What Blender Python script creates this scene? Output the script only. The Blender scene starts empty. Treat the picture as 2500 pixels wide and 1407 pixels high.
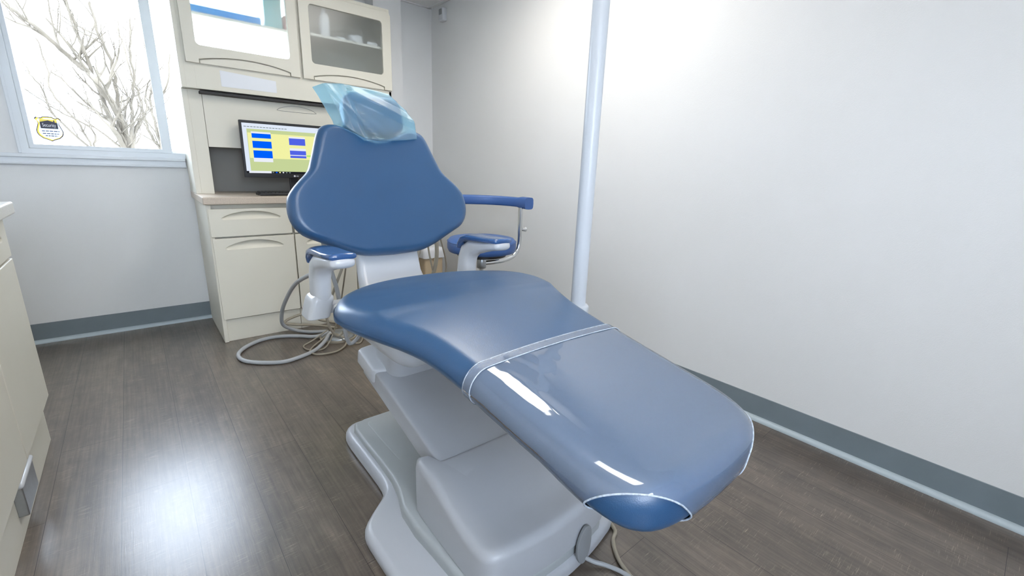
import bpy, bmesh, math, random
from mathutils import Vector, Matrix, noise

S = bpy.context.scene
COL = S.collection
PI = math.pi

# ------------------------------------------------------------------ camera
cd = bpy.data.cameras.new('camera')
cam = bpy.data.objects.new('camera', cd)
COL.objects.link(cam)
S.camera = cam
cd.sensor_fit = 'HORIZONTAL'
cd.sensor_width = 36.0
cd.lens = 1084.06 / 2500 * 36
cd.clip_start = 0.02
YAW, PITCH, ROLL = 0.70277388, 0.26525511, -0.03693114
fwd = Vector((math.sin(YAW) * math.cos(PITCH), math.cos(YAW) * math.cos(PITCH), -math.sin(PITCH)))
rgt = Vector((math.cos(YAW), -math.sin(YAW), 0))
dwn = fwd.cross(rgt)
r0 = math.cos(ROLL) * rgt + math.sin(ROLL) * dwn
d0 = -math.sin(ROLL) * rgt + math.cos(ROLL) * dwn
m = Matrix((r0, -d0, -fwd)).transposed().to_4x4()
m.translation = Vector((0, 0, 1.15))
cam.matrix_world = m

# ------------------------------------------------------------------ sky
W = bpy.data.worlds.new('sky')
S.world = W
W.use_nodes = True
bg = W.node_tree.nodes['Background']
bg.inputs[0].default_value = (0.75, 0.845, 1.0, 1)
bg.inputs[1].default_value = 14.0

# ------------------------------------------------------------------ exposure
S.view_settings.view_transform = 'Standard'
S.view_settings.look = 'None'
S.view_settings.gamma = 1
S.view_settings.use_curve_mapping = False
S.view_settings.exposure = 0.27

LAMP_POWER = (19.0, 15.0)      # watts of the two ceiling panels
LAMP_COL = (1.0, 0.955, 0.88)
H_CEIL = 2.44


# ------------------------------------------------------------------ materials
def lin(r, g, b):
    def f(c):
        c /= 255
        return c / 12.92 if c <= .04045 else ((c + .055) / 1.055) ** 2.4
    return (f(r), f(g), f(b), 1)


def mat(name, col, rough=.5, metal=0.0, bump=0.0, bscale=200.0, var=0.0, spec=.5, coat=0.0, coat_r=.1, vscale=6.0):
    M = bpy.data.materials.new(name)
    M.use_nodes = True
    nt = M.node_tree
    p = nt.nodes['Principled BSDF']
    p.inputs['Base Color'].default_value = col
    p.inputs['Roughness'].default_value = rough
    p.inputs['Metallic'].default_value = metal
    p.inputs['Specular IOR Level'].default_value = spec
    p.inputs['Coat Weight'].default_value = coat
    p.inputs['Coat Roughness'].default_value = coat_r
    tc = nt.nodes.new('ShaderNodeTexCoord')
    if var:
        n = nt.nodes.new('ShaderNodeTexNoise')
        n.inputs['Scale'].default_value = vscale
        n.inputs['Detail'].default_value = 5
        nt.links.new(tc.outputs['Object'], n.inputs['Vector'])
        r = nt.nodes.new('ShaderNodeValToRGB')
        r.color_ramp.elements[0].color = tuple(c * (1 - var) for c in col[:3]) + (1,)
        r.color_ramp.elements[1].color = tuple(min(1, c * (1 + var)) for c in col[:3]) + (1,)
        r.color_ramp.elements[0].position = .3
        r.color_ramp.elements[1].position = .7
        nt.links.new(n.outputs['Fac'], r.inputs['Fac'])
        nt.links.new(r.outputs['Color'], p.inputs['Base Color'])
    if bump:
        n = nt.nodes.new('ShaderNodeTexNoise')
        n.inputs['Scale'].default_value = bscale
        n.inputs['Detail'].default_value = 3
        nt.links.new(tc.outputs['Object'], n.inputs['Vector'])
        b = nt.nodes.new('ShaderNodeBump')
        b.inputs['Strength'].default_value = bump
        b.inputs['Distance'].default_value = .002
        nt.links.new(n.outputs['Fac'], b.inputs['Height'])
        nt.links.new(b.outputs['Normal'], p.inputs['Normal'])
    return M


def emis(name, col, strength):
    M = bpy.data.materials.new(name)
    M.use_nodes = True
    nt = M.node_tree
    nt.nodes.remove(nt.nodes['Principled BSDF'])
    e = nt.nodes.new('ShaderNodeEmission')
    e.inputs[0].default_value = col
    e.inputs[1].default_value = strength
    nt.links.new(e.outputs[0], nt.nodes['Material Output'].inputs[0])
    return M


M = {}
M['wall'] = mat('wall paint', (0.78, 0.785, 0.785, 1), .55, bump=.25, bscale=350, var=.012, vscale=2)
M['trimwhite'] = mat('white window vinyl', (0.72, 0.76, 0.80, 1), .35, var=.01)
M['base'] = mat('grey vinyl base', lin(119, 130, 137), .45, var=.06, bump=.1)
M['shoe'] = mat('pale grey quarter round', lin(176, 188, 194), .4, var=.03)
M['cab'] = mat('cream laminate', lin(225, 221, 207), .42, var=.012, bump=.05, bscale=500)
M['cabgrey'] = mat('grey laminate', lin(150, 148, 143), .5, var=.03)
M['dark'] = mat('dark seal', lin(48, 47, 48), .6, var=.05)
M['counter'] = mat('sand speckled laminate', lin(200, 186, 170), .35, var=.10, vscale=160)
M['counter2'] = mat('pale laminate', lin(222, 220, 214), .35, var=.05, vscale=160)
M['blue'] = mat('blue upholstery', lin(40, 82, 124), .34, bump=.16, bscale=420, var=.03, spec=.75, coat=.2, coat_r=.30)
M['bluegloss'] = mat('glossy blue urethane', lin(52, 92, 148), .16, var=.03, coat=.6, coat_r=.06)
M['bluestool'] = mat('blue vinyl', lin(62, 98, 158), .42, bump=.2, bscale=380, var=.03)
M['grey'] = mat('cool grey enamel', lin(182, 185, 191), .36, var=.01, bump=.08, bscale=500, coat=.15, coat_r=.2)
M['greyband'] = mat('mid grey plastic', lin(142, 145, 148), .5, var=.02)
M['deck'] = mat('light grey plastic', lin(170, 175, 177), .42, var=.02)
M['white'] = mat('white enamel', lin(208, 211, 216), .28, var=.008, coat=.3, coat_r=.1)
M['pole'] = mat('pale post enamel', lin(214, 220, 228), .30, var=.01)
M['chrome'] = mat('chrome', lin(214, 216, 218), .14, 1.0, var=.03)
M['steel'] = mat('brushed steel', lin(176, 180, 184), .34, 1.0, var=.06, vscale=40)
M['hose'] = mat('grey tubing', lin(172, 175, 178), .42, var=.04)
M['hosetan'] = mat('beige tubing', lin(158, 150, 134), .48, var=.05)
M['black'] = mat('black plastic', lin(30, 31, 34), .42, var=.05)
M['keys'] = mat('black keys', lin(42, 43, 47), .5, var=.1, vscale=80)
M['paper'] = mat('white paper', lin(232, 235, 240), .6, var=.01)
M['shelf'] = mat('shelf board', lin(236, 234, 226), .45, var=.01)
M['tan'] = mat('tan plastic', lin(198, 178, 148), .5, var=.05)


M['pink'] = mat('dusty red carton', lin(176, 104, 104), .6, var=.05)
M['slate'] = mat('slate carton', lin(110, 122, 146), .6, var=.05)
M['bark'] = mat('grey brown bark', (.10, .084, .062, 1), .9, var=.2, vscale=3)
M['ground'] = mat('pale winter ground', lin(150, 150, 146), .9, var=.08, vscale=.3)
M['lampframe'] = mat('white lamp frame', (0.8, 0.8, 0.8, 1), .4, var=.01)
M['diffuser'] = mat('acrylic lamp diffuser', (0.9, 0.9, 0.9, 1), .4, var=.01)


def pane_mat():
    Mt = bpy.data.materials.new('window glass')
    Mt.use_nodes = True
    nt = Mt.node_tree
    nt.nodes.remove(nt.nodes['Principled BSDF'])
    t = nt.nodes.new('ShaderNodeBsdfTransparent')
    t.inputs[0].default_value = (0.97, 0.98, 0.98, 1)
    g = nt.nodes.new('ShaderNodeBsdfGlossy')
    g.inputs['Roughness'].default_value = .02
    f = nt.nodes.new('ShaderNodeFresnel')
    f.inputs['IOR'].default_value = 1.08
    x = nt.nodes.new('ShaderNodeMixShader')
    nt.links.new(f.outputs[0], x.inputs[0])
    nt.links.new(t.outputs[0], x.inputs[1])
    nt.links.new(g.outputs[0], x.inputs[2])
    nt.links.new(x.outputs[0], nt.nodes['Material Output'].inputs[0])
    return Mt


M['pane'] = pane_mat()


def frost_mat():
    Mt = bpy.data.materials.new('frosted glass')
    Mt.use_nodes = True
    nt = Mt.node_tree
    nt.nodes.remove(nt.nodes['Principled BSDF'])
    r = nt.nodes.new('ShaderNodeBsdfRefraction')
    r.inputs['Roughness'].default_value = .28
    r.inputs['IOR'].default_value = 1.12
    r.inputs['Color'].default_value = (0.94, 0.96, 0.96, 1)
    t = nt.nodes.new('ShaderNodeBsdfTransparent')
    t.inputs[0].default_value = (0.93, 0.95, 0.95, 1)
    g = nt.nodes.new('ShaderNodeBsdfGlossy')
    g.inputs['Roughness'].default_value = .25
    d = nt.nodes.new('ShaderNodeBsdfDiffuse')
    d.inputs[0].default_value = (0.75, 0.77, 0.77, 1)
    m1 = nt.nodes.new('ShaderNodeMixShader')
    m1.inputs[0].default_value = .6
    m2 = nt.nodes.new('ShaderNodeMixShader')
    m2.inputs[0].default_value = .04
    m3 = nt.nodes.new('ShaderNodeMixShader')
    m3.inputs[0].default_value = .06
    L = nt.links.new
    L(r.outputs[0], m1.inputs[1]); L(t.outputs[0], m1.inputs[2])
    L(m1.outputs[0], m2.inputs[1]); L(g.outputs[0], m2.inputs[2])
    L(m2.outputs[0], m3.inputs[1]); L(d.outputs[0], m3.inputs[2])
    L(m3.outputs[0], nt.nodes['Material Output'].inputs[0])
    return Mt


M['frost'] = frost_mat()


def clear_mat():
    Mt = bpy.data.materials.new('clear vinyl film')
    Mt.use_nodes = True
    nt = Mt.node_tree
    nt.nodes.remove(nt.nodes['Principled BSDF'])
    t = nt.nodes.new('ShaderNodeBsdfTransparent')
    t.inputs[0].default_value = (0.97, 0.975, 0.98, 1)
    g = nt.nodes.new('ShaderNodeBsdfGlossy')
    g.inputs['Roughness'].default_value = .05
    glare = nt.nodes.new('ShaderNodeBsdfDiffuse')
    glare.inputs[0].default_value = (0.52, 0.68, 0.98, 1)  # glare on the film put into its colour as a pale blue diffuse share
    tc = nt.nodes.new('ShaderNodeTexCoord')
    n = nt.nodes.new('ShaderNodeTexNoise')
    n.inputs['Scale'].default_value = 14
    n.inputs['Detail'].default_value = 2
    b = nt.nodes.new('ShaderNodeBump')
    b.inputs['Strength'].default_value = .10
    b.inputs['Distance'].default_value = .01
    f = nt.nodes.new('ShaderNodeFresnel')
    f.inputs['IOR'].default_value = 1.95
    L = nt.links.new
    L(tc.outputs['Object'], n.inputs['Vector'])
    L(n.outputs['Fac'], b.inputs['Height'])
    L(b.outputs['Normal'], g.inputs['Normal'])
    L(b.outputs['Normal'], f.inputs['Normal'])
    m0 = nt.nodes.new('ShaderNodeMixShader')
    m0.inputs[0].default_value = .24
    x = nt.nodes.new('ShaderNodeMixShader')
    L(t.outputs[0], m0.inputs[1]); L(glare.outputs[0], m0.inputs[2])
    L(f.outputs[0], x.inputs[0]); L(m0.outputs[0], x.inputs[1]); L(g.outputs[0], x.inputs[2])
    L(x.outputs[0], nt.nodes['Material Output'].inputs[0])
    return Mt


M['clear'] = clear_mat()
def band_mat():
    Mt = M['clear'].copy()
    Mt.name = 'doubled vinyl band'
    nt = Mt.node_tree
    for n in nt.nodes:
        if n.type == 'TEX_NOISE':
            n.inputs['Scale'].default_value = 150
            n.inputs['Detail'].default_value = 3
        if n.type == 'BUMP':
            n.inputs['Strength'].default_value = .9
            n.inputs['Distance'].default_value = .004
        if n.type == 'MIX_SHADER' and not n.inputs[0].is_linked:
            n.inputs[0].default_value = .24  # same painted glare share as the film
        if n.type == 'BSDF_GLOSSY':
            n.inputs['Roughness'].default_value = .12
    return Mt


M['band'] = band_mat()
M['hem'] = mat('stitched vinyl hem', lin(196, 208, 224), .25, var=.25, vscale=180, bump=.8, bscale=260)


def film_mat():
    Mt = bpy.data.materials.new('pale blue film')
    Mt.use_nodes = True
    nt = Mt.node_tree
    nt.nodes.remove(nt.nodes['Principled BSDF'])
    L = nt.links.new
    t = nt.nodes.new('ShaderNodeBsdfTransparent')
    t.inputs[0].default_value = (0.70, 0.90, 0.98, 1)
    d = nt.nodes.new('ShaderNodeBsdfDiffuse')
    d.inputs[0].default_value = (0.60, 0.83, 0.94, 1)
    tr = nt.nodes.new('ShaderNodeBsdfTranslucent')
    tr.inputs[0].default_value = (0.30, 0.58, 0.76, 1)
    g = nt.nodes.new('ShaderNodeBsdfGlossy')
    g.inputs['Roughness'].default_value = .3
    a = nt.nodes.new('ShaderNodeMixShader'); a.inputs[0].default_value = .45
    b = nt.nodes.new('ShaderNodeMixShader'); b.inputs[0].default_value = .68
    c = nt.nodes.new('ShaderNodeMixShader'); c.inputs[0].default_value = .06
    L(d.outputs[0], a.inputs[1]); L(tr.outputs[0], a.inputs[2])
    L(a.outputs[0], b.inputs[1]); L(t.outputs[0], b.inputs[2])
    L(b.outputs[0], c.inputs[1]); L(g.outputs[0], c.inputs[2])
    L(c.outputs[0], nt.nodes['Material Output'].inputs[0])
    return Mt


M['film'] = film_mat()


def floor_mat():
    Mt = bpy.data.materials.new('brown vinyl plank floor')
    Mt.use_nodes = True
    nt = Mt.node_tree
    L = nt.links.new
    p = nt.nodes['Principled BSDF']
    tc = nt.nodes.new('ShaderNodeTexCoord')

    def mapping(scale, rot=0.0, loc=(0, 0, 0)):
        mp = nt.nodes.new('ShaderNodeMapping')
        mp.inputs['Scale'].default_value = scale
        mp.inputs['Rotation'].default_value = (0, 0, rot)
        mp.inputs['Location'].default_value = loc
        L(tc.outputs['Object'], mp.inputs['Vector'])
        return mp

    def noi(scale, detail=4, rough=.55):
        n = nt.nodes.new('ShaderNodeTexNoise')
        n.inputs['Scale'].default_value = 1
        n.inputs['Detail'].default_value = detail
        n.inputs['Roughness'].default_value = rough
        L(mapping(scale).outputs[0], n.inputs['Vector'])
        return n

    def ramp(src, a, b, c0=(0, 0, 0, 1), c1=(1, 1, 1, 1)):
        r = nt.nodes.new('ShaderNodeValToRGB')
        r.color_ramp.elements[0].position = a
        r.color_ramp.elements[1].position = b
        r.color_ramp.elements[0].color = c0
        r.color_ramp.elements[1].color = c1
        L(src, r.inputs['Fac'])
        return r

    def mix(kind, fac, c1, c2):
        x = nt.nodes.new('ShaderNodeMixRGB')
        x.blend_type = kind
        if isinstance(fac, (int, float)):
            x.inputs[0].default_value = fac
        else:
            L(fac, x.inputs[0])
        for i, c in ((1, c1), (2, c2)):
            if isinstance(c, tuple):
                x.inputs[i].default_value = c
            else:
                L(c, x.inputs[i])
        return x

    br = nt.nodes.new('ShaderNodeTexBrick')
    br.inputs['Color1'].default_value = (0, 0, 0, 1)
    br.inputs['Color2'].default_value = (1, 1, 1, 1)
    br.inputs['Mortar'].default_value = (.5, .5, .5, 1)
    br.inputs['Scale'].default_value = 1
    br.inputs['Brick Width'].default_value = 1.22
    br.inputs['Row Height'].default_value = .186
    br.inputs['Mortar Size'].default_value = .0009
    br.inputs['Mortar Smooth'].default_value = .2
    br.offset = .37
    L(mapping((1, 1, 1), PI / 2, (0.61, -0.005, 0)).outputs[0], br.inputs['Vector'])
    grain = noi((110, 3.0, 1), 2, .5)
    broad = noi((7, 1.1, 1), 3)
    base = ramp(grain.outputs['Fac'], .15, .85, lin(84, 76, 69), lin(121, 110, 100))
    tone = ramp(broad.outputs['Fac'], .30, .70, (.66, .65, .64, 1), (1.12, 1.10, 1.07, 1))
    c = mix('MULTIPLY', 1.0, base.outputs[0], tone.outputs[0])
    pl = ramp(br.outputs['Color'], 0, 1, (.86, .86, .87, 1), (1.05, 1.04, 1.02, 1))
    c = mix('MULTIPLY', .8, c.outputs[0], pl.outputs[0])
    # fine saw marks across the planks and along them
    s1 = noi((16, 330, 1), 3, .6)
    k1 = ramp(s1.outputs['Fac'], .58, .80)
    msk = noi((11, 9, 1), 2)
    km = ramp(msk.outputs['Fac'], .42, .62)
    f1 = mix('MULTIPLY', 1.0, k1.outputs[0], km.outputs[0])
    c = mix('MIX', f1.outputs[0], c.outputs[0], lin(176, 166, 148))
    s2 = noi((300, 12, 1), 3, .6)
    k2 = ramp(s2.outputs['Fac'], .62, .80, (0, 0, 0, 1), (.5, .5, .5, 1))
    c = mix('MIX', k2.outputs[0], c.outputs[0], lin(158, 148, 134))
    mott = noi((16, 10, 1), 5, .65)
    km2 = ramp(mott.outputs['Fac'], .30, .70, (.80, .80, .80, 1), (1.20, 1.19, 1.17, 1))
    c = mix('MULTIPLY', 1.0, c.outputs[0], km2.outputs[0])
    c = mix('MIX', br.outputs['Fac'], c.outputs[0], lin(44, 39, 36))
    L(c.outputs[0], p.inputs['Base Color'])
    p.inputs['Roughness'].default_value = .36
    p.inputs['Specular IOR Level'].default_value = .6
    p.inputs['Coat Weight'].default_value = .5
    p.inputs['Coat Roughness'].default_value = .24
    p.inputs['Roughness'].default_value = .28
    b = nt.nodes.new('ShaderNodeBump')
    b.inputs['Strength'].default_value = .07
    b.inputs['Distance'].default_value = .002
    hh = mix('ADD', 1.0, s1.outputs['Fac'], s2.outputs['Fac'])
    L(hh.outputs[0], b.inputs['Height'])
    L(b.outputs['Normal'], p.inputs['Normal'])
    return Mt


M['floor'] = floor_mat()


def ceil_mat():
    Mt = mat('white ceiling tile', (0.78, 0.78, 0.77, 1), .8, bump=.6, bscale=120, var=.02, vscale=40)
    nt = Mt.node_tree
    return Mt


M['ceil'] = ceil_mat()


# ------------------------------------------------------------------ object helpers
def link(name, me, m, parent=None, smooth=False):
    o = bpy.data.objects.new(name, me)
    COL.objects.link(o)
    if isinstance(m, (list, tuple)):
        for k in m:
            me.materials.append(k)
    elif m is not None:
        me.materials.append(m)
    if smooth:
        for p in me.polygons:
            p.use_smooth = True
        me.set_sharp_from_angle(angle=math.radians(66))
    if parent is not None:
        L = Vector(parent['_base'])
        me.transform(Matrix.Translation(-L))
        o.parent = parent
        o['_base'] = tuple(L)
    else:
        o['_base'] = (0.0, 0.0, 0.0)
    return o


def mesh_of(bm, name='mesh'):
    bmesh.ops.recalc_face_normals(bm, faces=bm.faces)
    me = bpy.data.meshes.new(name)
    bm.to_mesh(me)
    bm.free()
    return me


def tag(o, label, cat, group=None):
    o['label'] = label
    o['category'] = cat
    if group:
        o['group'] = group
    return o


def thing(name, label, cat, loc, group=None):
    o = bpy.data.objects.new(name, None)
    o.empty_display_size = .05
    COL.objects.link(o)
    o.location = loc
    o['_base'] = tuple(loc)
    return tag(o, label, cat, group)


def part(name, bm, m, parent=None, smooth=False, label=None):
    me = bm if isinstance(bm, bpy.types.Mesh) else mesh_of(bm, name)
    o = link(name, me, m, parent, smooth)
    if label:
        o['label'] = label
    return o


def struct(name, bm, m, smooth=False):
    o = part(name, bm, m, None, smooth)
    o['kind'] = 'structure'
    return o


def solo(name, bm, m, label, cat, smooth=False, group=None):
    """a thing that is one mesh; origin at its base"""
    me = bm if isinstance(bm, bpy.types.Mesh) else mesh_of(bm, name)
    vs = [v.co for v in me.vertices]
    lo = Vector((min(v.x for v in vs), min(v.y for v in vs), min(v.z for v in vs)))
    hi = Vector((max(v.x for v in vs), max(v.y for v in vs), max(v.z for v in vs)))
    c = Vector(((lo.x + hi.x) / 2, (lo.y + hi.y) / 2, lo.z))
    me.transform(Matrix.Translation(-c))
    o = bpy.data.objects.new(name, me)
    COL.objects.link(o)
    for k in (m if isinstance(m, (list, tuple)) else [m]):
        me.materials.append(k)
    if smooth:
        for p in me.polygons:
            p.use_smooth = True
    o.location = c
    o['_base'] = tuple(c)
    return tag(o, label, cat, group)


# ------------------------------------------------------------------ shape helpers
def box(x0, x1, y0, y1, z0, z1, bev=0.0, seg=2, bm=None):
    own = bm is None
    b = bmesh.new()
    bmesh.ops.create_cube(b, size=1)
    for v in b.verts:
        v.co = Vector((x0 + (v.co.x + .5) * (x1 - x0), y0 + (v.co.y + .5) * (y1 - y0), z0 + (v.co.z + .5) * (z1 - z0)))
    if bev:
        bmesh.ops.bevel(b, geom=b.edges[:], offset=bev, segments=seg, profile=.5, affect='EDGES')
    if own:
        return b
    join(bm, b)
    return bm


def join(dst, src):
    me = bpy.data.meshes.new('tmp')
    src.to_mesh(me)
    src.free()
    dst.from_mesh(me)
    bpy.data.meshes.remove(me)
    return dst


def panel(loops, thick, xf, bev=0.0, res=2):
    """flat board with holes: loops of 2-D points (outer first), made solid and mapped by xf(x, y, z)"""
    cu = bpy.data.curves.new('board', 'CURVE')
    cu.dimensions = '2D'
    cu.fill_mode = 'BOTH'
    cu.extrude = max(thick / 2 - bev, 1e-5)
    cu.bevel_depth = bev
    cu.bevel_resolution = res
    cu.offset = -bev
    for lp in loops:
        s = cu.splines.new('POLY')
        s.points.add(len(lp) - 1)
        for q, (x, y) in zip(s.points, lp):
            q.co = (x, y, 0, 1)
        s.use_cyclic_u = True
    o = bpy.data.objects.new('board', cu)
    COL.objects.link(o)
    dg = bpy.context.evaluated_depsgraph_get()
    me = bpy.data.meshes.new_from_object(o.evaluated_get(dg))
    bpy.data.objects.remove(o)
    bpy.data.curves.remove(cu)
    b = bmesh.new()
    b.from_mesh(me)
    bpy.data.meshes.remove(me)
    bmesh.ops.remove_doubles(b, verts=b.verts, dist=1e-5)
    for v in b.verts:
        v.co = Vector(xf(*v.co))
    return b


def rrect(x0, x1, y0, y1, r, n=6):
    P = []
    for cx, cy, a in ((x1 - r, y1 - r, 0), (x0 + r, y1 - r, 90), (x0 + r, y0 + r, 180), (x1 - r, y0 + r, 270)):
        for k in range(n + 1):
            t = math.radians(a + 90 * k / n)
            P.append((cx + r * math.cos(t), cy + r * math.sin(t)))
    return P


def catmull(P, n=8, closed=False):
    P = [Vector(p) for p in P]
    out = []
    N = len(P)
    rng = range(N if closed else N - 1)
    for i in rng:
        if closed:
            a, b, c, d = P[i - 1], P[i], P[(i + 1) % N], P[(i + 2) % N]
        else:
            a, b, c, d = P[max(i - 1, 0)], P[i], P[i + 1], P[min(i + 2, N - 1)]
        for k in range(n):
            t = k / n
            out.append(.5 * ((2 * b) + (c - a) * t + (2 * a - 5 * b + 4 * c - d) * t * t + (3 * b - a - 3 * c + d) * t ** 3))
    if not closed:
        out.append(P[-1])
    return out


def tube(P, r, n=12, closed=False, bm=None, cap=True):
    """round tube through points P; r a number or list"""
    b = bmesh.new() if bm is None else bm
    P = [Vector(p) for p in P]
    N = len(P)
    R = r if isinstance(r, (list, tuple)) else [r] * N
    T = []
    for i in range(N):
        if closed:
            t = P[(i + 1) % N] - P[i - 1]
        else:
            t = P[min(i + 1, N - 1)] - P[max(i - 1, 0)]
        T.append(t.normalized())
    u = T[0].orthogonal().normalized()
    rings = []
    for i in range(N):
        u = (u - T[i] * u.dot(T[i])).normalized()
        w = T[i].cross(u)
        rings.append([b.verts.new(P[i] + R[i] * (math.cos(2 * PI * k / n) * u + math.sin(2 * PI * k / n) * w)) for k in range(n)])
    for i in range(N if closed else N - 1):
        A, B = rings[i], rings[(i + 1) % N]
        for k in range(n):
            b.faces.new((A[k], A[(k + 1) % n], B[(k + 1) % n], B[k]))
    if not closed and cap:
        b.faces.new(rings[0][::-1])
        b.faces.new(rings[-1])
    return b


def lathe(cx, cy, prof, n=40, bm=None):
    """prof: list of (r, z)"""
    b = bmesh.new() if bm is None else bm
    rings = []
    for r, z in prof:
        if r < 1e-6:
            rings.append([b.verts.new((cx, cy, z))])
        else:
            rings.append([b.verts.new((cx + r * math.cos(2 * PI * k / n), cy + r * math.sin(2 * PI * k / n), z)) for k in range(n)])
    for A, B in zip(rings, rings[1:]):
        for k in range(n):
            q = [A[k % len(A)], A[(k + 1) % len(A)], B[(k + 1) % len(B)], B[k % len(B)]]
            q = list(dict.fromkeys(q))
            if len(q) > 2:
                b.faces.new(q)
    if len(rings[0]) > 1:
        b.faces.new(rings[0][::-1])
    if len(rings[-1]) > 1:
        b.faces.new(rings[-1])
    return b


def sweep(path, size, n=28, e=.6, side=Vector((1, 0, 0)), endround=True):
    """superellipse section swept along a path that lies square to `side`; size = list of (half across, half thick)"""
    b = bmesh.new()
    P = [Vector(p) for p in path]
    N = len(P)
    rings = []

    def ring(c, t, a, h):
        up = side.cross(t).normalized()
        R = []
        for k in range(n):
            th = 2 * PI * k / n
            cs, sn = math.cos(th), math.sin(th)
            R.append(b.verts.new(c + side * (a * math.copysign(abs(cs) ** e, cs)) + up * (h * math.copysign(abs(sn) ** e, sn))))
        return R
    for i in range(N):
        t = (P[min(i + 1, N - 1)] - P[max(i - 1, 0)]).normalized()
        a, h = size[i]
        if endround and i == 0:
            for f, q in ((.45, 1.0), (.8, .6), (.95, .25)):
                rings.append(ring(P[0] - t * min(a, h) * q * .9, t, a * f, h * f))
        rings.append(ring(P[i], t, a, h))
        if endround and i == N - 1:
            for f, q in ((.95, .25), (.8, .6), (.45, 1.0)):
                rings.append(ring(P[-1] + t * min(a, h) * q * .9, t, a * f, h * f))
    for A, B in zip(rings, rings[1:]):
        for k in range(n):
            b.faces.new((A[k], A[(k + 1) % n], B[(k + 1) % n], B[k]))
    b.faces.new(rings[0][::-1])
    b.faces.new(rings[-1])
    return b


def slab(outline, spine, zt, zb, rt, rb, xf=None, m=7, q=6):
    """cushion-like solid: outline (x, y) points, spine(x, y) -> inner point, top and bottom heights, edge radii"""
    b = bmesh.new()
    prof = []                                   # (kind, inset or fraction, drop)
    for k in range(m):
        prof.append(('b', 1 - k / m, 0))
    for k in range(q + 1):
        a = PI / 2 * k / q
        prof.append(('be', rb * (1 - math.sin(a)), rb * (1 - math.cos(a))))
    for k in range(q + 1):
        a = PI / 2 * k / q
        prof.append(('te', rt * (1 - math.cos(a)), rt * (1 - math.sin(a))))
    for k in range(m):
        prof.append(('t', (k + 1) / m, 0))
    rings = []
    for kind, v, drop in prof:
        R = []
        for x, y in outline:
            sx, sy = spine(x, y)
            D = math.hypot(sx - x, sy - y)
            r = rb if kind[0] == 'b' else rt
            if kind == 'b' or kind == 't':
                ins = min(r, D) + max(0, D - r) * v
            else:
                ins = min(v, D)
            f = ins / D if D > 1e-9 else 0
            px, py = x + (sx - x) * f, y + (sy - y) * f
            z = zb(px, py) + drop if kind[0] == 'b' else zt(px, py) - drop
            R.append(b.verts.new(xf(px, py, z) if xf else (px, py, z)))
        rings.append(R)
    n = len(outline)
    for A, B in zip(rings, rings[1:]):
        for k in range(n):
            b.faces.new((A[k], A[(k + 1) % n], B[(k + 1) % n], B[k]))
    bmesh.ops.remove_doubles(b, verts=b.verts, dist=2e-4)
    # close what stays open along the spine
    ed = [e for e in b.edges if e.is_boundary]
    if ed:
        bmesh.ops.holes_fill(b, edges=ed, sides=0)
    return b


def mirror_outline(half):
    """half outline from (0, y) round the right side to (0, y)"""
    return half + [(-x, y) for x, y in reversed(half[1:-1])]


CX = 0.78            # centre line of the patient chair


# ================================================================== THE ROOM
XR, XL, YB, YF = 2.19, -1.06, 3.80, -1.9
T = .12
struct('floor', box(XL - T, XR + T, YF - T, YB + T, -.1, 0), M['floor'])
struct('wall_right', box(XR, XR + T, YF - T, YB + T, 0, H_CEIL), M['wall'])
struct('wall_left', box(XL - T, XL, YF - T, YB + T, 0, H_CEIL), M['wall'])
FX0, FX1, FZ0, FZ1 = -1.0, .50, 1.0, 2.15  # opening for the window added behind the camera
struct('wall_front', panel([[(XL, 0), (XR, 0), (XR, H_CEIL), (XL, H_CEIL)], [(FX0, FZ0), (FX1, FZ0), (FX1, FZ1), (FX0, FZ1)]],
                           T, lambda x, y, z: (x, YF - T / 2 + z, y)), M['wall'])
# back wall with the window opening
WX0, WX1, WZ0, WZ1 = -.458, 1.03, 1.128, 2.30
struct('wall_back', panel([[(XL, 0), (XR, 0), (XR, H_CEIL), (XL, H_CEIL)], [(WX0, WZ0), (WX1, WZ0), (WX1, WZ1), (WX0, WZ1)]],
                          .16, lambda x, y, z: (x, YB + .08 - z, y)), M['wall'])
struct('wall_pilaster', box(1.60, 1.83, 3.65, YB, 0, H_CEIL), M['wall'])

# ceiling with lay-in grid
cb = box(XL - T, XR + T, YF - T, YB + T, H_CEIL, H_CEIL + .08)
struct('ceiling', cb, M['ceil'])
g = bmesh.new()
for k in range(6):
    x = 2.16 - .61 * k
    if x > XL:
        box(x - .012, x + .012, YF, YB, H_CEIL - .006, H_CEIL + .001, bm=g)
for k in range(10):
    y = 3.78 - .61 * k
    if y > YF:
        box(XL, XR, y - .012, y + .012, H_CEIL - .006, H_CEIL + .001, bm=g)
struct('trim_1', g, M['lampframe'])


def baseboard(side, x0, x1, y0, y1, ax):
    t = .004
    if ax == 'x':      # runs along x on the back wall
        struct('baseboard_' + side, box(x0, x1, y1 - t, y1, 0, .124, .0015, 1), M['base'])
        b = tube([(x0, y1 - t, 0), (x1, y1 - t, 0)], .0215, 24)
    else:              # runs along y
        s = -1 if x1 > 0 else 1
        xa, xb = (x1 - t, x1) if s < 0 else (x0, x0 + t)
        struct('baseboard_' + side, box(xa, xb, y0, y1, 0, .124, .0015, 1), M['base'])
        xx = xa if s < 0 else xb
        b = tube([(xx, y0, 0), (xx, y1, 0)], .0215, 24)
    return b


b = baseboard('back', XL, XR, YB, YB, 'x')
struct('trim_2', b, M['shoe'], True)
b = baseboard('right', XR, XR, YF, YB, 'y')
struct('trim_3', b, M['shoe'], True)
b = baseboard('left', XL, XL, YF, YB, 'y')
struct('trim_4', b, M['shoe'], True)

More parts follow.
